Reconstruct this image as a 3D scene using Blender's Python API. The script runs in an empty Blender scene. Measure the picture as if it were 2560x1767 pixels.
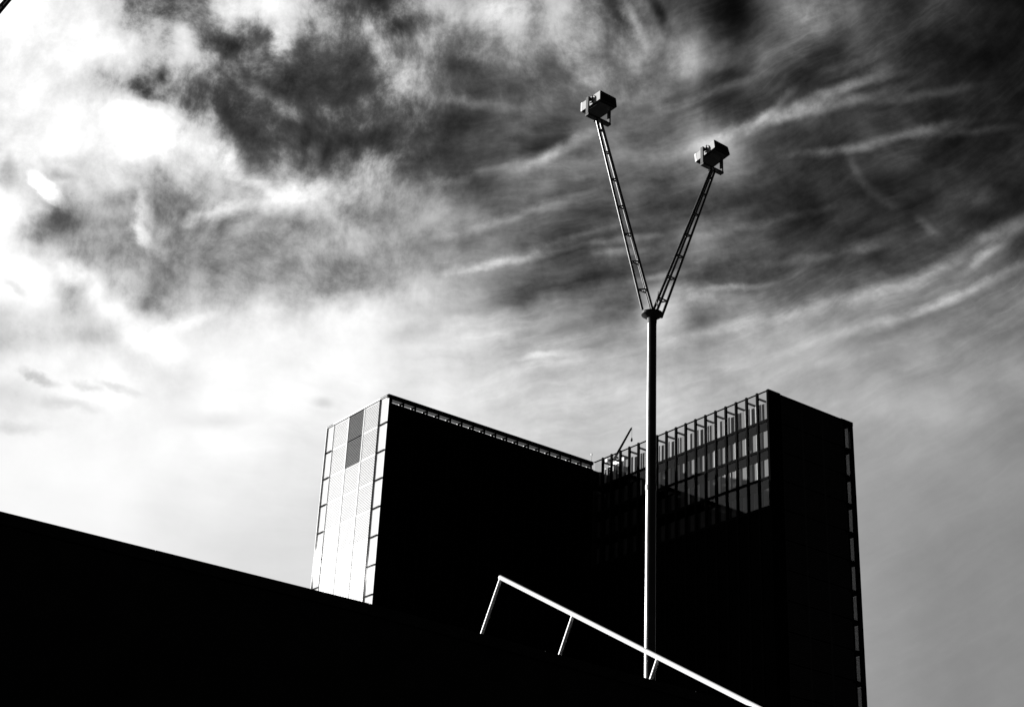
import bpy, bmesh, math, random
import numpy as np
from mathutils import Vector, Matrix

random.seed(7)
C = bpy.context.scene.collection
SC = bpy.context.scene

# ------------------------------------------------------------------ camera
PITCH, ROLL, FOCAL = math.radians(25.396), math.radians(2.760), 55.898
cp, sp = math.cos(PITCH), math.sin(PITCH)
fw = Vector((0, cp, sp)); up = Vector((0, -sp, cp)); rt = Vector((1, 0, 0))
rt2 = rt * math.cos(ROLL) + up * math.sin(ROLL)
up2 = -rt * math.sin(ROLL) + up * math.cos(ROLL)
cam_d = bpy.data.cameras.new("camera"); cam = bpy.data.objects.new("camera", cam_d); C.objects.link(cam)
cam_d.sensor_width = 36.0; cam_d.sensor_fit = 'HORIZONTAL'; cam_d.lens = FOCAL
cam_d.clip_start = 0.1; cam_d.clip_end = 6000
m = Matrix((rt2, up2, -fw)).transposed().to_4x4(); m.translation = Vector((0, 0, 1.6))
cam.matrix_world = m
SC.camera = cam

# ------------------------------------------------------------------ daylight
AZ = math.radians(36.173)                       # direction of the tower's long front
UR = Vector((math.cos(AZ), math.sin(AZ), 0)); UL = Vector((-math.sin(AZ), math.cos(AZ), 0))
SUN_AZ = math.radians(66)                       # left of the view
b_ = math.cos(SUN_AZ - AZ)                      # part of the sun's heading along UL
SUN_EL = math.atan(0.36 * b_)
S_DIR = Vector((-math.sin(SUN_AZ) * math.cos(SUN_EL), math.cos(SUN_AZ) * math.cos(SUN_EL), math.sin(SUN_EL)))

sun_d = bpy.data.lights.new("sun", 'SUN'); sun_d.energy = 5.0; sun_d.angle = math.radians(0.5)
sun_d.color = (1.0, 0.995, 0.985)
sun = bpy.data.objects.new("sun", sun_d); C.objects.link(sun)
sun.rotation_euler = S_DIR.to_track_quat('Z', 'Y').to_euler()
sun.location = S_DIR * 300

SC.view_settings.view_transform = 'Standard'
SC.view_settings.look = 'None'
SC.view_settings.gamma = 1.0
SC.view_settings.use_curve_mapping = False
SC.view_settings.exposure = 1.05
SC.cycles.max_bounces = 8
SC.cycles.transparent_max_bounces = 16
GAIN = 2 ** 1.05

# Sky: a clear sky seen through a deep red filter (almost black) under a sheet of cloud.  How much cloud stands in
# each direction is a smooth chart over azimuth and elevation (degrees), broken up by cloud noise.
COVER_ROWS = [
    "248 248 248 248 248 248 246 242 237 230 226 224 222 219 217 213 205 198 191 186 184 181 177 171 163 152 147 141 141 141 141 141",
    "248 248 248 248 248 248 245 242 236 229 226 224 222 219 217 213 205 198 191 186 184 181 177 172 164 153 147 142 140 141 141 141",
    "248 248 248 248 248 248 245 241 236 229 226 224 222 219 217 212 205 197 191 186 184 181 177 172 164 153 147 142 140 141 141 141",
    "248 248 248 248 248 248 245 241 235 229 226 224 222 219 217 212 205 197 191 186 184 181 177 172 164 154 147 143 140 142 142 142",
    "248 248 248 248 248 247 245 240 234 228 225 224 221 219 216 212 205 197 191 186 184 181 177 172 164 154 146 143 142 143 142 142",
    "248 248 248 248 248 247 244 240 234 228 225 224 221 219 216 212 204 197 191 186 184 181 177 172 165 154 147 144 138 142 142 141",
    "250 250 249 249 249 247 244 239 233 228 225 224 221 219 216 211 204 197 191 186 184 181 177 172 165 155 146 144 142 139 139 139",
    "249 249 249 249 250 248 245 239 232 227 224 223 221 219 216 211 204 197 191 186 184 181 177 172 165 155 147 145 138 143 143 143",
    "251 250 250 249 248 249 250 243 236 229 223 222 222 220 218 212 204 196 191 186 184 181 177 172 165 156 148 151 140 135 134 133",
    "251 251 251 251 250 253 249 247 244 237 229 225 225 224 220 215 206 197 191 187 184 182 179 175 167 157 151 152 157 138 139 140",
    "223 233 242 251 249 251 249 247 252 241 234 231 231 229 225 218 208 198 190 188 186 184 181 179 170 159 156 141 153 146 147 148",
    "237 225 214 216 245 255 252 238 271 260 241 237 237 234 231 223 210 198 189 188 187 185 183 180 172 166 165 137 130 142 140 138",
    "222 242 254 247 258 254 252 243 263 256 246 244 243 239 235 226 212 198 186 188 187 185 183 180 175 170 173 168 140 131 131 132",
    "203 184 194 226 249 232 241 242 246 249 252 251 249 244 241 232 213 197 189 189 188 181 181 180 175 168 173 182 179 135 137 139",
    "253 245 227 236 214 210 246 253 232 247 256 254 244 238 233 221 205 196 194 194 189 179 174 170 175 168 157 142 145 147 144 140",
    "270 265 260 266 178 267 238 228 220 235 252 245 251 230 222 206 188 182 171 173 184 161 174 175 187 169 150 160 136 123 120 120",
    "284 279 275 238 220 199 153 174 187 191 196 241 226 224 203 192 155 155 132 135 189 128 164 156 157 152 142 139 125 123 121 119",
    "285 285 285 128 144 139 139 125 133 159 174 141 178 209 188 171 115 120 110 118 221 98 120 88 77 106 117 112 114 99 87 80",
    "225 250 273 113 167 166 170 150 154 142 167 135 157 179 167 137 108 77 85 96 107 99 79 84 76 61 64 95 97 80 72 71",
    "223 210 197 187 209 177 134 133 170 147 170 184 166 123 119 113 119 103 93 106 95 134 86 57 52 60 41 59 67 59 53 48",
    "239 242 245 260 226 225 170 206 182 186 149 163 144 155 163 114 104 95 102 94 76 93 77 56 40 42 56 50 55 37 42 43",
    "239 234 254 271 268 281 251 170 132 175 108 189 144 166 110 95 117 110 95 100 84 82 81 58 53 56 31 21 48 41 45 44",
    "249 249 255 245 248 283 200 76 62 75 41 62 62 102 67 78 111 110 107 120 109 131 130 64 61 51 67 64 29 31 39 37",
    "245 244 253 236 168 135 179 60 99 68 65 87 94 86 71 83 83 85 141 119 116 165 159 76 70 56 65 45 28 28 28 26",
    "283 270 253 261 245 179 225 92 105 75 51 68 129 112 84 108 103 107 114 110 97 70 37 73 80 69 48 45 39 29 21 23",
    "285 284 248 250 185 179 218 92 143 144 68 94 129 127 79 76 87 96 122 109 96 76 54 64 37 54 56 59 33 31 34 35",
    "285 275 254 233 144 108 118 180 209 188 108 156 157 175 87 158 147 120 114 146 115 133 70 102 68 48 71 50 40 37 27 25",
    "285 267 259 218 133 107 120 203 225 193 141 28 121 165 133 200 165 170 106 112 96 86 39 98 101 80 65 33 60 44 24 24",
    "285 259 265 202 121 107 123 215 224 189 130 36 125 162 147 208 171 189 102 86 81 55 25 93 110 81 68 34 57 47 26 24",
    "285 251 270 186 110 108 132 217 220 183 119 44 129 160 152 205 173 186 101 86 81 56 24 91 113 79 72 34 54 49 28 24",
]
# single cloud marks: azimuth*0.88, elevation, half length, half width, tilt (all degrees), how much more or less cloud
CLOUD_MARKS = [
    "-11.51 35.21 1.18 0.59 10 -0.22",
    "-14.23 35.54 1.30 0.52 11 -0.12",
    "-12.64 36.00 1.03 0.74 10 -0.10",
    "-10.90 36.41 1.80 0.75 9 0.12",
    "-9.37 35.66 0.54 0.75 8 0.20",
    "-14.08 33.16 1.12 0.39 -18 -0.35",
    "-13.50 33.54 0.29 0.29 11 -0.25",
    "-11.07 33.13 2.02 0.87 -0 -0.08",
    "-9.29 33.50 1.73 0.40 -21 0.12",
    "-7.64 31.87 0.41 0.82 7 0.15",
    "-7.95 30.34 2.30 0.81 10 0.12",
    "-10.79 29.34 1.69 0.39 21 0.14",
    "-8.40 29.47 2.56 0.40 2 -0.09",
    "-16.28 30.19 0.95 0.32 12 -0.15",
    "-16.35 29.70 0.67 0.27 12 -0.18",
    "-16.68 29.09 0.93 0.32 -34 0.28",
    "-18.00 29.54 0.32 0.79 13 -0.20",
    "-13.32 29.03 0.38 1.10 10 0.12",
    "-13.34 28.18 0.60 0.33 -41 0.20",
    "-13.86 29.41 1.24 0.41 21 -0.10",
    "-4.76 36.73 1.53 0.52 22 -0.28",
    "-4.78 35.06 1.06 0.85 5 0.17",
    "-2.51 35.55 1.38 0.55 4 -0.12",
    "0.65 35.78 1.23 0.49 2 -0.10",
    "-1.49 37.56 1.88 0.94 3 0.08",
    "3.39 37.61 1.28 0.28 -61 -0.18",
    "5.08 37.60 0.98 0.28 -67 -0.22",
    "4.20 37.20 1.14 0.23 -62 0.09",
    "2.33 35.52 1.75 0.64 -46 0.08",
    "-1.85 34.28 2.73 0.30 -4 0.08",
    "-2.64 33.43 2.69 0.66 18 -0.06",
    "1.35 32.73 2.06 0.29 29 0.11",
    "0.51 32.76 1.77 0.41 26 -0.10",
    "2.54 30.46 2.04 0.70 26 -0.09",
    "8.33 37.30 2.75 1.38 -3 -0.08",
    "6.13 35.93 0.76 1.07 -1 0.12",
    "11.06 37.22 1.81 1.05 -4 0.10",
    "7.83 35.35 1.05 0.36 7 -0.10",
    "10.08 33.99 4.34 0.35 18 0.14",
    "11.74 34.08 3.17 0.26 9 0.10",
    "12.31 34.71 2.31 0.23 6 0.08",
    "9.53 34.28 1.42 0.17 41 0.09",
    "11.37 32.48 2.00 0.20 1 0.08",
    "13.26 32.74 2.53 0.25 10 0.09",
    "15.14 32.93 1.67 0.22 5 0.08",
    "12.25 31.79 1.13 0.23 -63 0.04",
    "12.89 30.90 1.41 0.25 -39 0.03",
    "16.47 30.39 1.08 0.54 -7 0.06",
    "14.56 29.65 0.69 0.22 -46 0.06",
    "17.11 29.22 1.58 0.42 14 0.12",
    "-12.84 25.65 1.08 0.60 -32 -0.10",
    "-17.06 25.53 0.65 0.23 -31 -0.14",
    "-14.59 24.27 1.17 0.47 10 -0.12",
    "-15.78 22.69 0.76 0.20 -9 -0.20",
    "-14.17 22.65 0.65 0.16 -12 -0.11",
    "-13.14 22.72 0.91 0.16 -12 -0.11",
    "-14.73 21.92 1.40 0.28 1 -0.10",
    "-9.83 22.12 1.32 0.42 7 -0.08",
    "-6.39 23.12 0.44 0.24 6 -0.10",
    "-16.22 20.87 1.24 0.27 10 -0.10",
    "-12.41 24.43 1.60 0.80 -17 0.08",
    "-0.93 28.55 2.31 0.23 13 0.09",
    "-3.55 25.92 1.27 0.45 20 -0.11",
    "1.85 26.34 1.70 0.34 14 -0.09",
    "2.66 25.78 1.41 0.14 17 -0.08",
    "1.35 25.46 1.41 0.14 10 0.07",
    "-0.59 27.22 2.28 0.29 15 -0.09",
    "3.66 29.15 1.15 0.17 6 0.09",
    "6.67 27.58 1.41 0.62 -1 0.12",
    "8.00 27.87 1.40 0.14 2 0.10",
    "16.53 28.46 1.20 0.24 33 0.12",
    "15.01 28.20 2.15 0.32 26 0.08",
    "15.68 27.24 3.18 0.26 20 0.10",
    "12.15 27.37 4.09 0.38 14 0.07",
    "10.52 25.44 4.08 0.38 15 -0.07",
    "12.51 29.15 1.10 0.28 6 0.08",
    "-10.66 31.48 0.46 1.15 19 0.22",
    "-12.65 31.78 3.08 1.12 -15 0.08",
    "-9.61 30.64 0.85 0.40 -12 0.14",
    "-11.28 28.32 3.32 0.94 4 -0.05",
    "-7.73 30.68 1.73 0.46 17 0.08",
    "-14.76 28.49 1.62 0.59 11 -0.08",
    "-15.01 26.39 1.06 0.58 -21 0.12",
    "-13.34 26.49 0.80 1.07 -11 0.10",
    "-11.15 25.49 1.91 0.27 29 0.05",
    "-0.10 30.34 3.50 0.23 20 0.07",
    "0.55 28.93 2.60 0.17 16 0.07",
    "1.83 29.55 3.19 0.17 18 0.06",
    "3.86 29.59 1.74 0.17 8 0.09",
    "5.17 28.31 1.43 0.14 10 0.08",
    "8.76 30.09 3.70 0.20 10 0.05",
    "10.13 28.76 3.35 0.20 5 0.05",
    "7.97 33.50 3.50 0.23 19 0.07",
    "14.69 34.12 2.54 0.23 3 0.06",
    "16.25 32.70 2.20 0.19 -1 0.05",
    "13.44 26.58 4.29 0.24 15 0.05",
    "8.67 26.69 4.44 0.28 13 0.05",
    "14.71 25.64 3.96 0.32 16 -0.04",
    "6.80 34.66 2.67 0.24 17 0.07",
    "-0.78 32.02 3.26 0.24 17 0.06",
]
AZ0, AZ1, EL0, EL1 = -23.0, 22.0, 11.0, 39.0
cover = np.array([[float(v) for v in r.split()] for r in COVER_ROWS]) / 255.0
world = bpy.data.worlds.new("World"); SC.world = world; world.use_nodes = True
NT = world.node_tree; NT.nodes.clear(); LK = NT.links.new

def N(kind, **kw):
    n = NT.nodes.new(kind)
    for k, v in kw.items(): setattr(n, k, v)
    return n
def put(sock, v):
    if isinstance(v, bpy.types.NodeSocket): LK(v, sock)
    else: sock.default_value = v
def M1(op, a, b=0.0, c=0.0, clamp=False):
    n = N('ShaderNodeMath', operation=op, use_clamp=clamp)
    put(n.inputs[0], a); put(n.inputs[1], b); put(n.inputs[2], c)
    return n.outputs[0]
def V1(op, a, b=None, c=None, out=0):
    n = N('ShaderNodeVectorMath', operation=op)
    put(n.inputs[0], a)
    if b is not None: put(n.inputs[1], b)
    if c is not None: put(n.inputs[2], c)
    return n.outputs[out]
def XYZ(x, y, z=0.0):
    n = N('ShaderNodeCombineXYZ'); put(n.inputs[0], x); put(n.inputs[1], y); put(n.inputs[2], z)
    return n.outputs[0]
def SMOOTH(v, a, b, o0=0.0, o1=1.0):
    n = N('ShaderNodeMapRange', interpolation_type='SMOOTHSTEP')
    put(n.inputs[0], v); n.inputs[1].default_value = a; n.inputs[2].default_value = b
    n.inputs[3].default_value = o0; n.inputs[4].default_value = o1
    return n.outputs[0]
def NOISE(vec, scale, detail=6.0, rough=0.55, lac=2.0, dist=0.0):
    n = N('ShaderNodeTexNoise'); n.inputs['Scale'].default_value = scale; n.inputs['Detail'].default_value = detail
    n.inputs['Roughness'].default_value = rough; n.inputs['Lacunarity'].default_value = lac
    n.inputs['Distortion'].default_value = dist; LK(vec, n.inputs['Vector'])
    return n

tc = N('ShaderNodeTexCoord'); dirv = V1('NORMALIZE', tc.outputs['Generated'])
sx = N('ShaderNodeSeparateXYZ'); LK(dirv, sx.inputs[0])
az = M1('MULTIPLY', M1('ARCTAN2', sx.outputs[0], sx.outputs[1]), 180 / math.pi)
el = M1('MULTIPLY', M1('ARCSINE', sx.outputs[2]), 180 / math.pi)
# which kind of cloud: heaped in the upper left, combed out elsewhere
heap = M1('MULTIPLY', SMOOTH(az, 1.0, -7.0), SMOOTH(M1('ADD', el, M1('MULTIPLY', az, -0.25)), 24.0, 29.0))
heap = M1('MAXIMUM', heap, M1('MULTIPLY', SMOOTH(az, -10.0, -15.0), SMOOTH(el, 17.0, 21.0)))
heap = M1('MAXIMUM', heap, M1('MULTIPLY', 0.55, M1('MULTIPLY', SMOOTH(az, 11.0, 3.0), SMOOTH(el, 32.5, 36.0))))
# combed coordinates: the strands run in shallow arcs, dropping on the left and climbing on the right
aa = M1('SUBTRACT', az, -8.0)
comb_y = M1('SUBTRACT', el, M1('MULTIPLY', M1('MULTIPLY', aa, aa), 0.0085))
P = XYZ(az, el, 0.0)
drift = NOISE(P, 0.13, 2.0, 0.5)
drift_c = V1('SUBTRACT', drift.outputs['Color'], (0.5, 0.5, 0.5))
# bend the chart with noise so that no edge in it stays smooth
warp = NOISE(P, 0.38, 6.0, 0.55)
warp_c = V1('SUBTRACT', warp.outputs['Color'], (0.5, 0.5, 0.5))
wamp = M1('ADD', 1.2, M1('MULTIPLY', heap, 1.8))
Pw = V1('ADD', P, V1('SCALE', warp_c))
sc_node = Pw.node.inputs[1].links[0].from_node
put(sc_node.inputs['Scale'], wamp)
sw = N('ShaderNodeSeparateXYZ'); LK(Pw, sw.inputs[0])

RANK = 12
U, S, Vt = np.linalg.svd(cover, full_matrices=False)
fu = U[:, :RANK] * np.sqrt(S[:RANK]); fv = (Vt[:RANK].T) * np.sqrt(S[:RANK])
def ramp3(coord, lo, hi, funcs):
    # three smooth curves of one coordinate, read from one colour ramp
    mr = N('ShaderNodeMapRange'); LK(coord, mr.inputs[0]); mr.inputs[1].default_value = lo; mr.inputs[2].default_value = hi
    mr.clamp = True
    r = N('ShaderNodeValToRGB'); cr = r.color_ramp; cr.interpolation = 'CARDINAL'
    n = funcs.shape[0]; mn = funcs.min(0); sp_ = funcs.max(0) - mn + 1e-9
    norm = (funcs - mn) / sp_ * 0.8 + 0.1
    while len(cr.elements) < n: cr.elements.new(0.5)
    for i in range(n): cr.elements[i].position = i / (n - 1)
    for i in range(n): cr.elements[i].color = (*norm[i], 1.0)
    LK(mr.outputs[0], r.inputs[0])
    k = sp_ / 0.8
    return V1('MULTIPLY_ADD', r.outputs[0], tuple(k), tuple(mn - 0.1 * k))
total = None
for g in range(0, RANK, 3):
    dot = V1('DOT_PRODUCT', ramp3(sw.outputs[0], AZ0, AZ1, fv[:, g:g + 3]), ramp3(sw.outputs[1], EL0, EL1, fu[:, g:g + 3]), out=1)
    total = dot if total is None else M1('ADD', total, dot)

# cloud grain: heaps with torn edges on one side, combed strands on the other
Pd = V1('ADD', P, V1('SCALE', drift_c)); put(Pd.node.inputs[1].links[0].from_node.inputs['Scale'], 3.0)
heap_n = NOISE(Pd, 0.52, 10.0, 0.67, 2.1, 0.0)
heap_v = M1('SUBTRACT', heap_n.outputs[0], 0.5)
curl = NOISE(P, 0.7, 6.0, 0.55)
curl_c = V1('SUBTRACT', curl.outputs['Color'], (0.5, 0.5, 0.5))
comb_v3 = V1('ADD', XYZ(M1('MULTIPLY', az, 0.21), comb_y, 3.7),
             V1('ADD', V1('MULTIPLY', drift_c, (0.9, 1.8, 0.0)), V1('MULTIPLY', curl_c, (0.25, 0.55, 0.0))))
comb_n = NOISE(comb_v3, 0.62, 4.0, 0.5, 2.1, 0.1)
comb_v = M1('SUBTRACT', comb_n.outputs[0], 0.5)
fine_n = NOISE(V1('MULTIPLY', comb_v3, (0.9, 1.0, 1.0)), 1.5, 7.0, 0.56)
strand = M1('SUBTRACT', M1('POWER', M1('SUBTRACT', 1.0, M1('MULTIPLY', M1('ABSOLUTE', M1('SUBTRACT', fine_n.outputs[0], 0.5)), 3.2), clamp=True), 2.5), 0.42)
wisp_n = NOISE(V1('ADD', V1('MULTIPLY', comb_v3, (0.85, 1.0, 1.0)), (11.0, 5.0, 2.0)), 2.6, 4.0, 0.5)
wisp = M1('SUBTRACT', M1('POWER', M1('SUBTRACT', 1.0, M1('MULTIPLY', M1('ABSOLUTE', M1('SUBTRACT', wisp_n.outputs[0], 0.5)), 3.4), clamp=True), 3.0), 0.36)
calm = SMOOTH(az, 2.0, 12.0, 1.0, 0.62)
low = SMOOTH(M1('SUBTRACT', el, M1('MULTIPLY', M1('MAXIMUM', az, 0.0), 0.10)), 18.0, 28.5, 0.13, 1.0)          # calmer near the roofs
veil = SMOOTH(total, 1.06, 0.72, 0.42, 1.0)      # thick bright cloud shows less grain
thin = SMOOTH(total, 0.05, 0.40, 0.42, 1.0)
amp = M1('MULTIPLY', M1('MULTIPLY', low, veil), thin)
grain = M1('ADD', M1('MULTIPLY', heap_v, M1('MULTIPLY', M1('MULTIPLY', heap, SMOOTH(el, 28.0, 32.5, 0.62, 1.0)), 1.05)),
           M1('MULTIPLY', M1('SUBTRACT', 1.0, heap), M1('ADD', M1('MULTIPLY', comb_v, M1('MULTIPLY', calm, 0.60)), M1('MULTIPLY_ADD', strand, 0.05, M1('MULTIPLY', M1('MULTIPLY', wisp, 0.05), SMOOTH(comb_n.outputs[0], 0.42, 0.62))))))
rag = NOISE(V1('ADD', V1('MULTIPLY', P, (0.8, 1.0, 1.0)), V1('MULTIPLY', drift_c, (1.5, 1.5, 0.0))), 1.0, 8.0, 0.62)
rag_c = V1('SUBTRACT', rag.outputs['Color'], (0.5, 0.5, 0.5))
Pm = V1('ADD', XYZ(M1('MULTIPLY', az, 0.88), el, 0.0), V1('SCALE', rag_c))
put(Pm.node.inputs[1].links[0].from_node.inputs['Scale'], M1('MULTIPLY_ADD', heap, 0.45, 0.40))
marks = None
for row in CLOUD_MARKS:
    x_, y_, a_, w_, t_, v_ = map(float, row.split())
    a_ *= 1.25; w_ = w_ * 1.05 + 0.06; v_ *= 1.15 if v_ > 0 else 0.6
    mp_ = N('ShaderNodeMapping', vector_type='TEXTURE'); LK(Pm, mp_.inputs[0])
    mp_.inputs['Location'].default_value = (x_, y_, 0); mp_.inputs['Rotation'].default_value = (0, 0, math.radians(t_))
    mp_.inputs['Scale'].default_value = (a_, w_, 1)
    gr_ = N('ShaderNodeTexGradient', gradient_type='SPHERICAL'); LK(mp_.outputs[0], gr_.inputs[0])
    s_ = SMOOTH(gr_.outputs['Fac'], 0.0, 1.0, 0.0, v_ * 1.15)
    marks = s_ if marks is None else M1('ADD', marks, s_)
puff = M1('MULTIPLY', M1('MULTIPLY', M1('SUBTRACT', rag.outputs[0], 0.5), amp), M1('MULTIPLY_ADD', heap, -0.22, 0.36))
smooth_in = M1('ADD', M1('ADD', M1('ADD', total, puff), M1('MULTIPLY', marks, M1('MULTIPLY_ADD', rag.outputs[0], 2.2, 0.3))), M1('MULTIPLY', grain, amp))
# torn edges: where cloud and gap meet the change is quick
edge = M1('MULTIPLY_ADD', heap_v, 1.55, M1('ADD', total, marks))
torn = N('ShaderNodeMapRange', interpolation_type='SMOOTHSTEP'); put(torn.inputs[0], edge)
torn.inputs[1].default_value = 0.32; torn.inputs[2].default_value = 0.80; torn.inputs[3].default_value = 0.22; torn.inputs[4].default_value = 0.94
tf = M1('MULTIPLY', M1('MULTIPLY', heap, M1('MULTIPLY', SMOOTH(total, 1.02, 0.85), SMOOTH(el, 30.0, 33.0, 0.35, 1.0))), 0.34)
mx_in = N('ShaderNodeMix', data_type='FLOAT'); put(mx_in.inputs[0], tf); put(mx_in.inputs[2], smooth_in); put(mx_in.inputs[3], torn.outputs[0])
inside = mx_in.outputs[0]
# the rest of the sky: cloud thick towards the sun, thinning to clear sky behind the viewer
sd = V1('DOT_PRODUCT', dirv, tuple(S_DIR), out=1)
toward = M1('POWER', M1('MAXIMUM', M1('MULTIPLY_ADD', sd, 0.5, 0.5), 0.0), 3.0)
sheet = V1('SCALE', XYZ(M1('DIVIDE', sx.outputs[0], M1('ADD', M1('ABSOLUTE', sx.outputs[2]), 0.25)),
                        M1('DIVIDE', sx.outputs[1], M1('ADD', M1('ABSOLUTE', sx.outputs[2]), 0.25)), 0.0))
put(sheet.node.inputs['Scale'], 1.0)
far_n = NOISE(sheet, 1.6, 7.0, 0.6)
outside = M1('ADD', M1('MULTIPLY_ADD', toward, 0.52, 0.03), M1('MULTIPLY', M1('SUBTRACT', far_n.outputs[0], 0.5), M1('MULTIPLY_ADD', toward, 0.5, 0.14)))
m_az = M1('MULTIPLY', SMOOTH(az, -38.0, -23.5), SMOOTH(az, 36.0, 22.5))
m_el = M1('MULTIPLY', SMOOTH(el, 2.0, 11.0), SMOOTH(el, 54.0, 39.0))
mask = M1('MULTIPLY', m_az, m_el)
mix_c = N('ShaderNodeMix', data_type='FLOAT'); put(mix_c.inputs[0], mask); put(mix_c.inputs[2], outside); put(mix_c.inputs[3], inside)
cov = M1('MAXIMUM', mix_c.outputs[0], 0.0)
dens = M1('POWER', cov, 2.25)
glow = M1('MULTIPLY', M1('POWER', M1('MAXIMUM', sd, 0.0), 6.0), 0.1)   # cloud thinly veiling the sun
dens = M1('ADD', dens, M1('MULTIPLY', glow, M1('SUBTRACT', 1.0, mask)))

sky = N('ShaderNodeTexSky'); sky.sky_type = 'NISHITA'; sky.sun_disc = False
sky.sun_elevation = SUN_EL; sky.sun_rotation = -SUN_AZ; sky.altitude = 50; sky.air_density = 0.8; sky.dust_density = 0.4
sp3 = N('ShaderNodeSeparateColor'); LK(sky.outputs[0], sp3.inputs[0])
redf = M1('MULTIPLY', sp3.outputs[0], 0.014)
STRENGTH = 0.10
cloud_white = 1.0 / GAIN / STRENGTH
lum = M1('ADD', M1('MULTIPLY', dens, cloud_white), M1('MULTIPLY', redf, M1('MAXIMUM', M1('SUBTRACT', 1.0, cov), 0.0)))
bg = N('ShaderNodeBackground'); bg.inputs['Strength'].default_value = STRENGTH
cmb = N('ShaderNodeCombineColor'); put(cmb.inputs[0], lum); put(cmb.inputs[1], lum); put(cmb.inputs[2], lum)
LK(cmb.outputs[0], bg.inputs['Color'])
wo = N('ShaderNodeOutputWorld'); LK(bg.outputs[0], wo.inputs[0])

# ------------------------------------------------------------------ materials
def mat(name, base, rough=0.6, metal=0.0, var=0.12, scale=1.5, spec=0.4, bump=0.0, stretch=(1, 1, 1)):
    mt = bpy.data.materials.new(name); mt.use_nodes = True; t = mt.node_tree
    b = t.nodes['Principled BSDF']; b.inputs['Roughness'].default_value = rough; b.inputs['Metallic'].default_value = metal
    b.inputs['Specular IOR Level'].default_value = spec
    co = t.nodes.new('ShaderNodeTexCoord'); mp = t.nodes.new('ShaderNodeMapping'); mp.inputs['Scale'].default_value = stretch
    t.links.new(co.outputs['Object'], mp.inputs[0])
    nz = t.nodes.new('ShaderNodeTexNoise'); nz.inputs['Scale'].default_value = scale; nz.inputs['Detail'].default_value = 5
    t.links.new(mp.outputs[0], nz.inputs['Vector'])
    mr = t.nodes.new('ShaderNodeMapRange'); t.links.new(nz.outputs[0], mr.inputs[0])
    mr.inputs[1].default_value = 0.25; mr.inputs[2].default_value = 0.75
    mr.inputs[3].default_value = base * (1 - var); mr.inputs[4].default_value = base * (1 + var)
    cc = t.nodes.new('ShaderNodeCombineColor')
    for i in range(3): t.links.new(mr.outputs[0], cc.inputs[i])
    t.links.new(cc.outputs[0], b.inputs['Base Color'])
    r2 = t.nodes.new('ShaderNodeMapRange'); t.links.new(nz.outputs[0], r2.inputs[0])
    r2.inputs[3].default_value = max(0.05, rough - 0.08); r2.inputs[4].default_value = min(1, rough + 0.08)
    t.links.new(r2.outputs[0], b.inputs['Roughness'])
    if name == 'galvanised_steel':
        b.inputs['Coat Weight'].default_value = 0.8; b.inputs['Coat Roughness'].default_value = 0.30
    if bump:
        bp = t.nodes.new('ShaderNodeBump'); bp.inputs['Strength'].default_value = bump; bp.inputs['Distance'].default_value = 0.02
        t.links.new(nz.outputs[0], bp.inputs['Height']); t.links.new(bp.outputs[0], b.inputs['Normal'])
    return mt

def glass(name, trans, rough=0.015):
    mt = bpy.data.materials.new(name); mt.use_nodes = True; t = mt.node_tree; t.nodes.clear()
    o = t.nodes.new('ShaderNodeOutputMaterial'); mx = t.nodes.new('ShaderNodeMixShader')
    tr = t.nodes.new('ShaderNodeBsdfTransparent'); tr.inputs[0].default_value = (trans, trans, trans, 1)
    gl = t.nodes.new('ShaderNodeBsdfGlossy'); gl.inputs['Roughness'].default_value = rough
    ge = t.nodes.new('ShaderNodeNewGeometry'); dt = t.nodes.new('ShaderNodeVectorMath'); dt.operation = 'DOT_PRODUCT'
    t.links.new(ge.outputs['Normal'], dt.inputs[0]); t.links.new(ge.outputs['Incoming'], dt.inputs[1])
    ab = t.nodes.new('ShaderNodeMath'); ab.operation = 'ABSOLUTE'; t.links.new(dt.outputs['Value'], ab.inputs[0])
    iv = t.nodes.new('ShaderNodeMath'); iv.operation = 'SUBTRACT'; iv.inputs[0].default_value = 1.0; t.links.new(ab.outputs[0], iv.inputs[1])
    pw = t.nodes.new('ShaderNodeMath'); pw.operation = 'POWER'; t.links.new(iv.outputs[0], pw.inputs[0]); pw.inputs[1].default_value = 5.0
    fr = t.nodes.new('ShaderNodeMath'); fr.operation = 'MULTIPLY_ADD'; t.links.new(pw.outputs[0], fr.inputs[0])
    fr.inputs[1].default_value = 0.96; fr.inputs[2].default_value = 0.04      # Schlick, the same from both sides of the pane
    t.links.new(fr.outputs[0], mx.inputs[0]); t.links.new(tr.outputs[0], mx.inputs[1]); t.links.new(gl.outputs[0], mx.inputs[2])
    co = t.nodes.new('ShaderNodeTexCoord'); nz = t.nodes.new('ShaderNodeTexNoise'); nz.inputs['Scale'].default_value = 0.5
    bp = t.nodes.new('ShaderNodeBump'); bp.inputs['Strength'].default_value = 0.07; bp.inputs['Distance'].default_value = 0.05
    t.links.new(co.outputs['Object'], nz.inputs['Vector']); t.links.new(nz.outputs[0], bp.inputs['Height'])
    t.links.new(bp.outputs[0], gl.inputs['Normal'])
    t.links.new(mx.outputs[0], o.inputs[0])
    return mt

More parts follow.
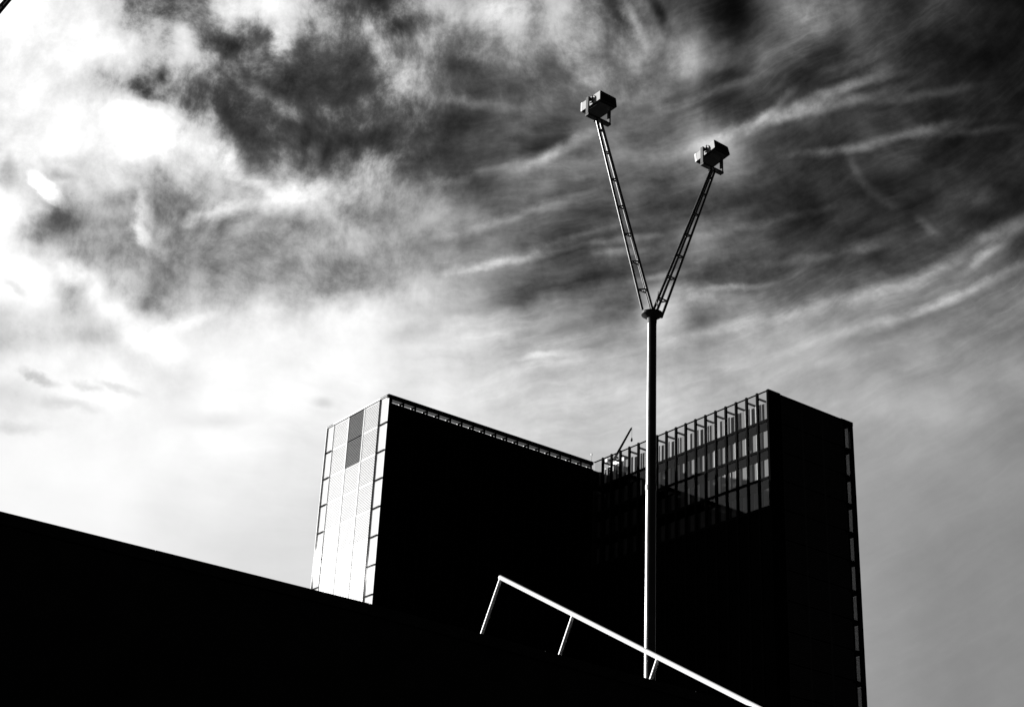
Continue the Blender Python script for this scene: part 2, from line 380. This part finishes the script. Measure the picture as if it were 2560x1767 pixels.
M_DARK = mat("dark_tinted_glazing", 0.004, 0.6, var=0.2, scale=0.4, spec=0.0)
M_STEEL = mat("black_anodised_steel", 0.008, 0.6, var=0.2, scale=2, spec=0.0)
M_SLAB = mat("floor_concrete", 0.10, 0.8, var=0.2, scale=0.8, spec=0.1)
M_CORE = mat("interior_wall", 0.06, 0.8, var=0.2, scale=0.5, spec=0.1)
M_SHUT = mat("grey_timber_shutter", 0.12, 0.6, var=0.25, scale=3, spec=0.2, stretch=(6, 6, 0.4))
M_SHEET = mat("white_sheeting", 0.86, 0.7, var=0.05, scale=2, spec=0.2)
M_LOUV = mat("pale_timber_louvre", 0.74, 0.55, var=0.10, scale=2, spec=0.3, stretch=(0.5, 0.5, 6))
M_LOUV_SHADE = mat("shaded_timber_louvre", 0.05, 0.55, var=0.25, scale=2, spec=0.2, stretch=(0.5, 0.5, 6))  # same timber as the pale louvre, darkened to paint the shade
M_LOUVM = mat("mid_grey_timber_louvre", 0.26, 0.55, var=0.2, scale=2, spec=0.2, stretch=(0.5, 0.5, 6))
M_ALU = mat("light_aluminium", 0.42, 0.5, var=0.06, scale=3, spec=0.3)
M_GLASS = glass("clear_pane", 0.93)
M_TINT = glass("tinted_pane", 0.56)
M_ATTIC = glass("smoked_pane", 0.31)
M_GALV = mat("galvanised_steel", 0.10, 0.30, metal=0.9, var=0.18, scale=4, spec=0.5)
M_YOKE = mat("dark_painted_steel", 0.06, 0.5, var=0.15, scale=6, spec=0.2)
M_LAMPB = mat("black_lamp_housing", 0.03, 0.55, var=0.1, scale=5, spec=0.15)
M_LAMP_LIT = mat("sunlit_end_paint", 0.36, 0.45, var=0.08, scale=5, spec=0.3)  # sunlit side of the housing, light painted in as a paler colour
M_LENS = mat("lamp_lens", 0.03, 0.2, var=0.2, scale=5, spec=0.3)
M_RUBBER = mat("black_rubber", 0.02, 0.6, var=0.2, scale=8, spec=0.2)
M_WHITE = mat("white_paint", 0.82, 0.4, var=0.03, scale=6, spec=0.4)
M_STONE = mat("dark_stone", 0.03, 0.8, var=0.3, scale=2.5, spec=0.1, bump=0.3)
M_ASPH = mat("asphalt", 0.035, 0.9, var=0.25, scale=0.6, spec=0.1)
M_DECK = mat("weathered_deck", 0.04, 0.8, var=0.3, scale=1.2, spec=0.1, stretch=(1, 8, 1))

# ------------------------------------------------------------------ mesh helpers
class MB:
    def __init__(self): self.v = []; self.f = []; self.sm = []
    def box(self, x0, x1, y0, y1, z0, z1):
        i = len(self.v)
        self.v += [(x, y, z) for z in (z0, z1) for y in (y0, y1) for x in (x0, x1)]
        for q in ((0, 2, 3, 1), (4, 5, 7, 6), (0, 1, 5, 4), (2, 6, 7, 3), (0, 4, 6, 2), (1, 3, 7, 5)):
            self.f.append(tuple(i + k for k in q)); self.sm.append(False)
        return self
    def obox(self, c, ax, ay, az_, hx, hy, hz):
        i = len(self.v); c = Vector(c)
        for sz in (-1, 1):
            for sy in (-1, 1):
                for s in (-1, 1):
                    self.v.append(tuple(c + ax * (s * hx) + ay * (sy * hy) + az_ * (sz * hz)))
        for q in ((0, 2, 3, 1), (4, 5, 7, 6), (0, 1, 5, 4), (2, 6, 7, 3), (0, 4, 6, 2), (1, 3, 7, 5)):
            self.f.append(tuple(i + k for k in q)); self.sm.append(False)
        return self
    def tube(self, pts, r, n=12, caps=True):
        pts = [Vector(p_) for p_ in pts]; rr = r if isinstance(r, (list, tuple)) else [r] * len(pts)
        i0 = len(self.v)
        for k, p_ in enumerate(pts):
            a = pts[max(k - 1, 0)]; b = pts[min(k + 1, len(pts) - 1)]; d = (b - a).normalized()
            ref = Vector((0, 0, 1)) if abs(d.z) < 0.95 else Vector((1, 0, 0))
            e1 = d.cross(ref).normalized(); e2 = d.cross(e1)
            for j in range(n):
                t = 2 * math.pi * j / n
                self.v.append(tuple(p_ + e1 * (rr[k] * math.cos(t)) + e2 * (rr[k] * math.sin(t))))
        for k in range(len(pts) - 1):
            for j in range(n):
                a = i0 + k * n + j; b = i0 + k * n + (j + 1) % n
                self.f.append((a, a + n, b + n, b)); self.sm.append(True)
        if caps:
            e = i0 + (len(pts) - 1) * n                # caps get rims of their own, so the sides shade as true cylinders
            for s_, rev in ((i0, False), (e, True)):
                c0 = len(self.v); self.v += self.v[s_:s_ + n]
                self.f.append(tuple(c0 + (n - 1 - j if rev else j) for j in range(n))); self.sm.append(False)
        return self
    def lathe(self, prof, n=24):
        i0 = len(self.v)
        for r, z in prof:
            for j in range(n):
                t = 2 * math.pi * j / n; self.v.append((r * math.cos(t), r * math.sin(t), z))
        for k in range(len(prof) - 1):
            for j in range(n):
                a = i0 + k * n + j; b = i0 + k * n + (j + 1) % n
                self.f.append((a, b, b + n, a + n)); self.sm.append(False)
        self.f.append(tuple(i0 + n - 1 - j for j in range(n))); self.sm.append(False)
        e = i0 + (len(prof) - 1) * n
        self.f.append(tuple(e + j for j in range(n))); self.sm.append(False)
        return self
    def mesh(self, name, material):
        me = bpy.data.meshes.new(name); me.from_pydata(self.v, [], self.f)
        me.polygons.foreach_set('use_smooth', self.sm)
        bm = bmesh.new(); bm.from_mesh(me); bmesh.ops.recalc_face_normals(bm, faces=bm.faces); bm.to_mesh(me); bm.free()
        me.materials.append(material); me.update()
        return me
    def build(self, name, material, parent=None, bevel=0.0):
        o = bpy.data.objects.new(name, self.mesh(name, material)); C.objects.link(o)
        if parent: o.parent = parent
        if bevel:
            bv = o.modifiers.new("bevel", 'BEVEL'); bv.width = bevel; bv.segments = 2; bv.limit_method = 'ANGLE'
        return o

def thing(name, label, cat, loc, rotz=0.0, group=None):
    o = bpy.data.objects.new(name, None); C.objects.link(o); o.empty_display_size = 0.5
    o.location = loc; o.rotation_euler = (0, 0, rotz); o['label'] = label; o['category'] = cat
    if group: o['group'] = group
    return o
def place(name, me, parent, loc):
    o = bpy.data.objects.new(name, me); C.objects.link(o); o.parent = parent; o.location = loc
    return o
def copy_tree(o, parent=None):
    c = o.copy(); C.objects.link(c); c.parent = parent
    for ch in list(o.children): copy_tree(ch, c)
    return c
def RL(r, l, z=0.0): return UR * r + UL * l + Vector((0, 0, z))

# ------------------------------------------------------------------ ground, steps, raised deck
g = MB(); g.v = [(-4000, -4000, 0), (4000, -4000, 0), (4000, 4000, 0), (-4000, 4000, 0)]; g.f = [(0, 1, 2, 3)]; g.sm = [False]
o = g.build("ground", M_ASPH); o['kind'] = 'structure'

DECK_Z = 8.60
st = MB(); n_st = 24; l0 = 15.0; z0 = 5.10; dl = (21.6 - l0) / n_st; dz = (DECK_Z - z0) / n_st
prof = [(l0, 0.0)]
for k in range(n_st): prof += [(l0 + k * dl, z0 + (k + 1) * dz), (l0 + (k + 1) * dl, z0 + (k + 1) * dz)]
prof += [(21.6, 0.0)]
i0 = 0
for r in (-75.0, 95.0):
    for l, z in prof: st.v.append((r, l, z))
n_ = len(prof)
st.f.append(tuple(range(n_))); st.sm.append(False)
st.f.append(tuple(range(2 * n_ - 1, n_ - 1, -1))); st.sm.append(False)
for k in range(n_):
    st.f.append((k, (k + 1) % n_, n_ + (k + 1) % n_, n_ + k)); st.sm.append(False)
o = st.build("steps", M_DECK); o.rotation_euler = (0, 0, AZ); o['kind'] = 'structure'
dk = MB().box(-75, 260, 21.604, 300, 0.004, DECK_Z)
o = dk.build("esplanade", M_DECK); o.rotation_euler = (0, 0, AZ); o['kind'] = 'structure'

# long dark wall in front of the steps, with a slight bend in it
WR, WL = 8.60, 14.165
w = thing("parapet_wall", "long black wall crossing the foot of the picture in front of everything", "wall", RL(WR, WL, 0), AZ)
cap = MB().box(0.004, 2.496, -0.05, 0.30, 6.284, 6.40).mesh("coping_stone", M_STONE)
for sgn, ang, n in ((-1, 0.38, 34), (1, 3.05, 34)):
    d_ = math.radians(ang); q = MB()
    q.box(min(0, sgn * 85), max(0, sgn * 85), 0.0, 0.25, 0.0, 6.28)
    wb = q.build("wall_body", M_STONE, w); wb.rotation_euler = (0, 0, d_)
    for k in range(n):
        x = k * 2.5 if sgn > 0 else -(k + 1) * 2.5
        c = place("coping_stone", cap, w, (x * math.cos(d_), x * math.sin(d_), random.uniform(-0.003, 0.0)))
        c.rotation_euler = (0, 0, d_)

# ------------------------------------------------------------------ the tower
TOP = 79.0
FL = [79.0] + [75.40 - 3.555 * k for k in range(19)]          # storey lines, top down
BASE = DECK_Z
R0, R1, R2 = 92.10, 124.45, 139.0                              # end wall, inner front, outer side
L0, L1, L2 = 119.05, 150.75, 165.1                             # front end, long front, back
O_R, O_L = 115.0, 142.0
tower = thing("glass_tower", "L-shaped dark glass tower with a sunlit louvred end wall and a glazed inner front", "tower",
              RL(O_R, O_L, BASE), AZ)
def tb(mb, r0, r1, l0, l1, z0, z1): return mb.box(r0 - O_R, r1 - O_R, l0 - O_L, l1 - O_L, z0 - BASE, z1 - BASE)

# solid inside of both wings up to the roof terrace
core = MB()
tb(core, R0 + 0.6, R2 - 0.25, L1 + 0.32, L2 - 0.25, BASE + 0.01, 75.40)
tb(core, R1 + 2.4, 136.9, L0 + 0.5, L1 + 0.31, BASE + 0.01, 75.40)
tb(core, 136.902, R2 - 0.25, L0 + 3.2, L1 + 0.31, BASE + 0.01, 75.40)
core.build("core", M_CORE, tower)
sk = MB()                                                      # unseen outer sides: closed dark glazing
tb(sk, R0 + 0.3, R2, L2 - 0.2, L2, BASE, TOP - 0.1)
tb(sk, R2 - 0.2, R2, L0 + 3.2, L2 - 0.21, BASE, TOP - 0.1)
sk.build("rear_wall", M_DARK, tower)

# long front in shade: closed glazing below, open attic band at the top
NA = 18; MA = (R1 - 0.9 - R0) / NA
fa = MB(); tb(fa, R0 + 0.32, R1 + 0.02, L1 + 0.12, L1 + 0.30, BASE, 78.02)
fa.build("curtain_wall", M_DARK, tower)
ga = MB()
for z in FL[1:]: tb(ga, R0 + 0.32, R1 - 0.02, L1 + 0.0, L1 + 0.118, z - 0.22, z)
ga.build("floor_edge", M_STEEL, tower)
mull_a = tb(MB(), O_R - 0.09, O_R + 0.09, L1 - 0.05, L1 + 0.115, BASE, 78.58).mesh("mullion", M_STEEL)
for k in range(NA + 1):
    place("mullion", mull_a, tower, (R0 + 0.45 + k * MA - O_R, 0, 0))
cop = MB(); tb(cop, R0, R1 - 0.1, L1 - 0.04, L1 + 0.34, 78.585, TOP)
cop.build("coping", M_STEEL, tower)
bay_beam = tb(MB(), O_R - 0.06, O_R + 0.06, L1 + 0.32, L1 + 1.7, 78.28, 78.50).mesh("beam", M_STEEL)
br = MB(); br.obox((0, L1 + 0.62 - O_L, 78.26 - BASE), Vector((1, 0, 0)), Vector((0, 0.75, 0.66)).normalized(), Vector((0, -0.66, 0.75)).normalized(), 0.05, 0.25, 0.03)
brace_m = br.mesh("brace", M_WHITE)
pane_a = tb(MB(), O_R, O_R + MA - 0.184, L1 + 0.03, L1 + 0.045, 78.03, 78.58).mesh("attic_pane", M_ATTIC)
for k in range(NA + 1):
    x = R0 + 0.45 + k * MA - O_R
    place("beam", bay_beam, tower, (x, 0, 0))
    if k < NA:
        place("attic_pane", pane_a, tower, (x + 0.092, 0, 0))
        place("brace", brace_m, tower, (x + MA - 0.20, 0, 0))

pw_ = MB(); tb(pw_, R1 + 0.06, R2 - 0.3, L1 + 0.34, L1 + 0.46, 75.402, 78.02); pw_.build("partition", M_DARK, tower)
# glazed inner front (faces the camera's left): panes, mullions, floor edges, shutters, blinds
NB = 18; MBW = (L1 - 0.05 - (L0 + 0.06)) / NB
ROWS = 4
mull_b = tb(MB(), R1 - 0.12, R1 + 0.16, O_L - 0.13, O_L + 0.13, BASE, TOP + 0.10).mesh("mullion", M_STEEL)
for k in range(1, NB):
    place("mullion", mull_b, tower, (0, L0 + 0.06 + k * MBW - O_L, 0))
cb = MB(); tb(cb, R1 - 0.06, R1 + 0.10, L0 + 0.3, L1 - 0.06, TOP - 0.11, TOP)
cb.build("coping", M_STEEL, tower)
for r in range(1, ROWS + 1):
    z = FL[r]
    fe = MB(); tb(fe, R1 - 0.055, R1 + 0.24, L0 + 0.31, L1 - 0.01, z - 0.30, z - 0.002)
    tb(fe, R1 + 0.245, R1 + 2.38, L0 + 0.52, L1 - 0.01, z - 0.30, z - 0.004)
    fe.build("floor_edge", M_STEEL, tower)
lowb = MB(); tb(lowb, R1 + 0.02, R1 + 0.3, L0 + 0.31, L1 - 0.01, BASE, FL[ROWS] - 0.302)
lowb.build("curtain_wall", M_DARK, tower)
pane_me = {}
for r in range(ROWS):
    zt, zb = FL[r] - (0.115 if r == 0 else 0.302), FL[r + 1]
    pm = tb(MB(), R1 + 0.02, R1 + 0.04, O_L, O_L + MBW - 0.265, zb, zt).mesh("pane", M_GLASS)
    sh_t = FL[r] - 1.0
    pan = tb(MB(), R1 + 0.95, R1 + 1.0, O_L - 0.46, O_L + 0.46, zb + 0.01, sh_t).mesh("shutter", M_SHUT)
    bl = MB().box(-0.015, 0.015, -0.165, 0.165, zb + 0.01 - BASE, sh_t - 0.02 - BASE).mesh("white_sheet", M_SHEET)
    bmn = tb(MB(), R1 + 0.17, R1 + 1.45, O_L - 0.07, O_L + 0.07, 78.35, 78.58).mesh("beam", M_STEEL)
    for k in range(NB):
        l = L0 + 0.06 + k * MBW
        place("pane", pm, tower, (0, l + 0.132 - O_L, 0))
        j = l + 0.59
        o = place("shutter", pan, tower, (random.uniform(-0.12, 0.10), j + MBW / 2 - O_L, 0))
        if 0 < k <= (17, 13, 8, -1)[r]:
            for s in (-0.30, 0.30):
                if random.random() < 0.02: continue
                q = place("white_sheet", bl, tower, (R1 + 0.755 - O_R + random.uniform(-0.02, 0.05), j + s + random.uniform(-0.035, 0.035) - O_L, 0))
                q.rotation_euler = (0, 0, random.uniform(-0.12, 0.12)); q.scale = (1, 1, 1)
        if r == 0: place("beam", bmn, tower, (0, l - O_L, 0))

# sunlit end wall: glazed column, three columns of louvred panels, glazed column
cols = [(L1, L1 + 1.92), (L1 + 1.92, L1 + 5.52), (L1 + 5.52, L1 + 9.12), (L1 + 9.12, L1 + 12.70), (L1 + 12.70, L2)]
def louvre(width, height, material, tilt=1.15):
    mb = MB(); n = 17; pitch = (height - 0.10) / n
    mb.box(-0.02, 0.098, 0, 0.07, 0, height); mb.box(-0.02, 0.098, width - 0.07, width, 0, height)
    nx = Vector((-math.sin(tilt), 0, math.cos(tilt))); ax = Vector((math.cos(tilt), 0, math.sin(tilt)))
    if material is M_LOUV: mb.box(0.02, 0.097, 0.072, width - 0.072, 0, 0.03); mb.box(0.02, 0.097, 0.072, width - 0.072, height - 0.03, height)
    for k in range(n):
        mb.obox((0.035, width / 2, 0.05 + pitch * (k + 0.5)), ax, Vector((0, 1, 0)), nx, 0.088, width / 2 - 0.072, 0.010)
    return mb.mesh("louvre_panel", material)
lv = {}
for ci in (1, 2, 3):
    a, b = cols[ci]
    for r in range(19):
        dark = (ci == 2 and r < 2)
        hgt = FL[r] - FL[r + 1] - (0.24 if r == 0 else 0.014)
        tl = 0.98 if dark else (1.14, 1.14, 1.16, 1.18, 1.22, 1.34)[min(5, r)] + (0.0, 0.03, 0.05)[ci - 1]
        key = (round(b - a, 2), round(hgt, 2), dark, tl)
        if key not in lv: lv[key] = louvre(b - a - 0.05, hgt, M_LOUVM if dark else M_LOUV, tl)
        o = place("louvre_panel", lv[key], tower, (R0 + 0.10 - O_R, a + 0.025 - O_L, FL[r + 1] - BASE + 0.006))
        if dark: o['label'] = "darker louvred panel"
eb = MB(); tb(eb, R0 + 0.26, R0 + 0.31, L1 + 0.02, L2 - 0.02, BASE, TOP - 0.16); eb.build("wall", M_STEEL, tower)
ce = MB(); tb(ce, R0 - 0.02, R0 + 0.30, L1 + 0.35, L2, TOP - 0.14, TOP + 0.02); ce.build("coping", M_LOUV, tower)
for ci, (a, b) in ((0, cols[0]), (4, cols[4])):
    pb = MB()
    inner = b if ci == 0 else a
    tb(pb, R0 + (0.05 if ci else -0.03), R0 + 0.22, inner - 0.025, inner + 0.02, BASE, TOP - 0.15)
    if ci == 4: tb(pb, R0 - 0.03, R0 + 0.22, b - 0.06, b, BASE, TOP - 0.15)
    pb.build("post", M_STEEL if ci == 0 else M_ALU, tower)
    i_, o_ = (a + 0.05, b - 0.03) if ci == 0 else (a + 0.025, b - 0.065)
    bw = tb(MB(), R0 + 0.12, R0 + 0.20, i_, o_, FL[2] + 0.06, FL[1] - 0.08).mesh("white_sheet", M_SHEET)  # white sheet standing in for bright sky mirrored in the pane
    gp = tb(MB(), R0 + 0.0, R0 + 0.02, i_, o_, FL[2] + 0.01, FL[1] - 0.10).mesh("pane", M_GLASS)
    fb = tb(MB(), R0 - 0.035, R0 + 0.22, i_, o_, FL[1] - 0.09, FL[1]).mesh("floor_edge", M_STEEL)
    for r in range(19):
        dzr = FL[r] - FL[1]
        place("white_sheet", bw, tower, (0, 0, dzr)); place("pane", gp, tower, (0, 0, dzr)); place("floor_edge", fb, tower, (0, 0, dzr))

# front end of the near wing, in shade: panels with the shade put into their colour, and a see-through glazed corner
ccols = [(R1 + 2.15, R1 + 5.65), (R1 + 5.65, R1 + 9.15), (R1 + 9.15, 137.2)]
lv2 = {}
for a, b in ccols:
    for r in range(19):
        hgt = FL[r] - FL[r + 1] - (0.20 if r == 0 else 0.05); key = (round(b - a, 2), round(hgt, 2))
        if key not in lv2: lv2[key] = louvre(b - a - 0.05, hgt, M_LOUV_SHADE)
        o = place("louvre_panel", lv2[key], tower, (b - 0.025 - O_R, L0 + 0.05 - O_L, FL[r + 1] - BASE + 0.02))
        o.rotation_euler = (0, 0, math.pi / 2); o['label'] = "louvred panel with its timber darkened as shade"
cbk = MB(); tb(cbk, R1 + 2.145, 137.19, L0 + 0.22, L0 + 0.29, BASE, TOP - 0.185); cbk.build("wall", M_STEEL, tower)
cw = MB(); tb(cw, R1 - 0.02, R1 + 2.14, L0 + 0.0, L0 + 0.30, BASE, TOP); cw.build("corner_glazing", M_DARK, tower)
cp_ = MB(); tb(cp_, R1 - 0.03, R1 + 2.0, L0 - 0.04, L0 + 0.29, TOP + 0.003, TOP + 0.10); tb(cp_, R1 + 2.145, 136.9, L0 - 0.01, L0 + 0.28, TOP - 0.18, TOP)
tb(cp_, 136.91, R2 + 0.02, L0 - 0.04, L0 + 0.5, TOP - 0.42, TOP + 0.06); tb(cp_, R2 - 0.30, R2 + 0.02, L0 + 0.51, L0 + 3.2, TOP - 0.42, TOP)
cp_.build("coping", M_STEEL, tower)
pc = MB(); tb(pc, 137.2, 137.5, L0 - 0.01, L0 + 0.26, BASE, TOP - 0.43); tb(pc, 138.42, R2, L0 - 0.01, L0 + 0.30, BASE, TOP - 0.43)
tb(pc, R2 - 0.28, R2, L0 + 3.0, L0 + 3.19, BASE, TOP - 0.43)
pc.build("post", M_STEEL, tower)
cg = tb(MB(), 137.51, 138.41, L0 + 0.05, L0 + 0.07, FL[2] + 0.01, FL[1] - 0.33).mesh("pane", M_TINT)
sg = tb(MB(), R2 - 0.06, R2 - 0.04, L0 + 0.31, L0 + 2.99, FL[2] + 0.01, FL[1] - 0.33).mesh("pane", M_TINT)
cs = tb(MB(), 136.92, R2 - 0.01, L0 + 0.02, L0 + 3.18, FL[1] - 0.32, FL[1]).mesh("floor_edge", M_STEEL)
for r in range(19):
    dzr = FL[r] - FL[1]
    if r == 0:
        g0 = tb(MB(), 137.51, 138.41, L0 + 0.05, L0 + 0.07, FL[1] + 0.01, FL[0] - 0.43).mesh("pane", M_TINT); place("pane", g0, tower, (0, 0, 0))
        g1 = tb(MB(), R2 - 0.06, R2 - 0.04, L0 + 0.51, L0 + 2.99, FL[1] + 0.01, FL[0] - 0.43).mesh("pane", M_TINT); place("pane", g1, tower, (0, 0, 0))
    else:
        place("pane", cg, tower, (0, 0, dzr)); place("pane", sg, tower, (0, 0, dzr))
        place("floor_edge", cs, tower, (0, 0, dzr + 3.6))

# ------------------------------------------------------------------ on the roof
cr = thing("roof_crane", "small crane with raised jib and hanging hook on the tower roof behind the inner front", "crane", RL(125.6, 148.4, 75.41), AZ)
cr_o = (125.6, 148.4, 75.41)
def cx(r, l, z): return Vector((r - cr_o[0], l - cr_o[1], z - cr_o[2]))
MB().box(0.3, 1.5, -2.0, 0.9, 0.0, 3.5).build("carriage", M_WHITE, cr, 0.04)
MB().box(-0.1, 0.5, 0.9, 1.35, 3.55, 4.0).build("counterweight", M_WHITE, cr, 0.04)
MB().box(-0.1, 0.45, -0.35, 0.1, 3.55, 3.98).build("counterweight", M_WHITE, cr, 0.04)
for yy in (0.55, 0.25, -0.75):
    MB().tube([(-0.05, yy, 3.72), (0.35, yy, 3.72)], 0.13, 14).build("pulley", M_STEEL, cr)
foot, tip = cx(125.0, 147.0, 78.9), cx(127.5, 146.9, 83.5)
MB().tube([foot, tip], [0.16, 0.12], 10).build("jib", M_STEEL, cr)
MB().tube([tip, tip + Vector((0.14, 0, 0.22))], 0.05, 8).build("jib_head", M_STEEL, cr)
hk = tip + Vector((0.13, 0, -1.25))
MB().tube([tip + Vector((0.13, 0, 0.15)), hk], 0.018, 6).build("cable", M_STEEL, cr)
MB().tube([hk, hk + Vector((0, 0, -0.18)), hk + Vector((-0.03, 0, -0.42)), hk + Vector((-0.08, 0, -0.6))], [0.04, 0.1, 0.15, 0.05], 10).build("hook", M_STEEL, cr)
an = thing("roof_antenna", "thin antenna rod rising from the roof at the tower's inner corner", "antenna", RL(127.5, 155.0, 75.41), AZ)
MB().tube([(0, 0, 0), (0, 0, 6.6)], 0.035, 8).build("rod", M_GALV, an)
MB().tube([(0, 0, 6.602), (0, 0, 6.9)], 0.09, 10).build("rod_head", M_GALV, an)

# ------------------------------------------------------------------ floodlight mast
def floodlight(mast, at, pitch_deg, sgn):
    fl = MB()
    # housing: shallow box, long side along the tower's end wall, sides drawn in towards the top
    hr, hl, hz = 0.30, 0.42, 0.152
    i = 0
    fl.v = [(-hr, -hl, -hz), (hr, -hl, -hz), (hr, hl, -hz), (-hr, hl, -hz),
            (-hr, -hl, hz), (hr * 0.9, -hl * 0.96, hz), (hr * 0.9, hl * 0.96, hz), (-hr, hl, hz)]
    fl.f = [(3, 2, 1, 0), (4, 5, 6, 7), (0, 1, 5, 4), (1, 2, 6, 5), (2, 3, 7, 6), (3, 0, 4, 7)]; fl.sm = [False] * 6
    h = fl.build("floodlight", M_LAMPB, mast, 0.03)
    h.location = at; h.rotation_euler = (math.radians(pitch_deg), 0, 0)
    ln = MB().box(-hr + 0.05, hr - 0.05, -hl + 0.06, hl - 0.06, -hz - 0.03, -hz - 0.004).build("lens", M_LENS, h, 0.008)
    MB().box(-hr - 0.014, -hr - 0.001, -hl + 0.015, hl - 0.08, -hz + 0.015, hz - 0.015).build("sunlit_end", M_LAMP_LIT, h, 0.004)
    rim = MB().box(-hr - 0.018, -hr - 0.001, hl - 0.07, hl - 0.005, -hz + 0.01, hz - 0.01).build("end_strip", M_WHITE, h)
    kb = MB().tube([(-hr - 0.075, 0.0, 0.05), (-hr - 0.004, 0.0, 0.05)], 0.055, 12).build("pivot_knob", M_STEEL, h)
    lp = MB().tube([(-hr - 0.03, -0.13, 0.11), (-hr - 0.06, -0.13, 0.08), (-hr - 0.06, -0.13, -0.06), (-hr - 0.05, -0.10, -0.11), (-hr - 0.05, -0.04, -0.10)], 0.018, 8).build("cable", M_RUBBER, h)
    # yoke: two legs down from the pivots, joined by a bar on the arm's end
    yk = MB()
    yk.box(-hr - 0.135, -hr - 0.085, -0.055, 0.055, -0.45, 0.08)
    yk.box(hr + 0.03, hr + 0.08, -0.055, 0.055, -0.45, 0.08)
    yk.box(-hr - 0.135, hr + 0.08, -0.07, 0.07, -0.52, -0.452)
    y = yk.build("yoke", M_YOKE, mast, 0.008); y.location = at
    MB().tube([(hr - 0.02, 0, 0.05), (hr + 0.10, 0, 0.05)], 0.05, 10).build("pivot_knob", M_STEEL, h)
    return h

mast = thing("floodlight_mast", "tall grey mast with two lattice arms in a V, each carrying a floodlight", "floodlight mast",
             (3.682, 37.821, DECK_Z), AZ, "floodlight masts along the deck")
FZ = 20.93 - DECK_Z
MB().tube([(0, 0, 0), (0, 0, FZ - 0.30)], [0.145, 0.122], 28).build("pole", M_GALV, mast)
MB().lathe([(0.30, 0.0), (0.30, 0.02), (0.0 + 0.17, 0.05)], 24).build("base_plate", M_GALV, mast)
MB().lathe([(0.126, FZ - 0.298), (0.135, FZ - 0.16), (0.285, FZ - 0.05), (0.29, FZ), (0.10, FZ + 0.045)], 28).build("flange", M_LAMPB, mast)
def arm(sgn, top, zt):
    root = Vector((sgn * 0.16, 0, FZ)); end = Vector((sgn * top, 0, zt - DECK_Z)); d = end - root
    a = MB().obox(end + d.normalized() * 0.03, Vector((1, 0, 0)), Vector((0, 1, 0)), Vector((0, 0, 1)), 0.12, 0.10, 0.02).build("arm", M_GALV, mast)
    s0, s1 = 0.180, 0.075
    def corner(i, t):
        s = s0 + (s1 - s0) * t
        off = (Vector((sgn * 1.0, 0, 0)), Vector((-sgn * 0.9, 0, 0)), Vector((0.45 if sgn > 0 else 0.0, sgn * 1.1, 0)))[i]
        return root + d * t + off * s
    for i in range(3):
        MB().tube([corner(i, 0), corner(i, 1)], 0.037, 12).build("chord", M_GALV, a)
    ts = [0.105 + 0.1450 * k for k in range(6)] + [0.95]
    for t in ts:
        bt = MB()
        for i in range(3):
            j = (i + 1) % 3
            bt.tube([corner(i, t), corner(j, t)], 0.022, 8)
        bt.build("batten", M_GALV, a)
    floodlight(mast, end + Vector((0, 0, 0.54)), 0 if sgn < 0 else -8, sgn)
arm(-1, 1.99, 26.15); arm(1, 2.31, 26.36)
MB().tube([(0.05, -0.08, FZ + 0.04), (0.10, -0.12, FZ + 0.20), (0.07, -0.10, FZ + 0.34), (0.16, -0.05, FZ + 0.50), (0.22, 0.0, FZ + 0.74)], 0.014, 8).build("cable", M_RUBBER, mast)
MB().lathe([(0.146, FZ - 5.02), (0.146, FZ - 4.90)], 24).build("joint_band", M_GALV, mast)

mast2 = copy_tree(mast)
mast2.location = (-12.50, 28.0, DECK_Z)
mast2['label'] = "second floodlight mast, only a dark sliver of its arm in the upper left corner"

# ------------------------------------------------------------------ leaning handrail on the steps
hr = thing("stair_handrail", "white tubular handrail with leaning posts sloping down to the right before the black tower", "handrail", RL(15.762, 21.578, DECK_Z), AZ)
SL = 0.52557; dvec = Vector((0, -1, -SL)).normalized(); nvec = Vector((0, -SL, 1)).normalized()
A0 = Vector((0, 0, 9.962 - DECK_Z))
rail_len = 7.3
MB().tube([A0 - dvec * 0.01, A0 + dvec * rail_len], 0.040, 16).build("rail", M_WHITE, hr)
for k in range(3):
    s = 2.3155 * k
    top = A0 + dvec * (s + (0.02 if k == 0 else 0.0)) - nvec * (0.0 if k == 0 else 0.035)
    MB().tube([top, A0 + dvec * s - nvec * 1.54], 0.030, 12).build("post", M_WHITE, hr)
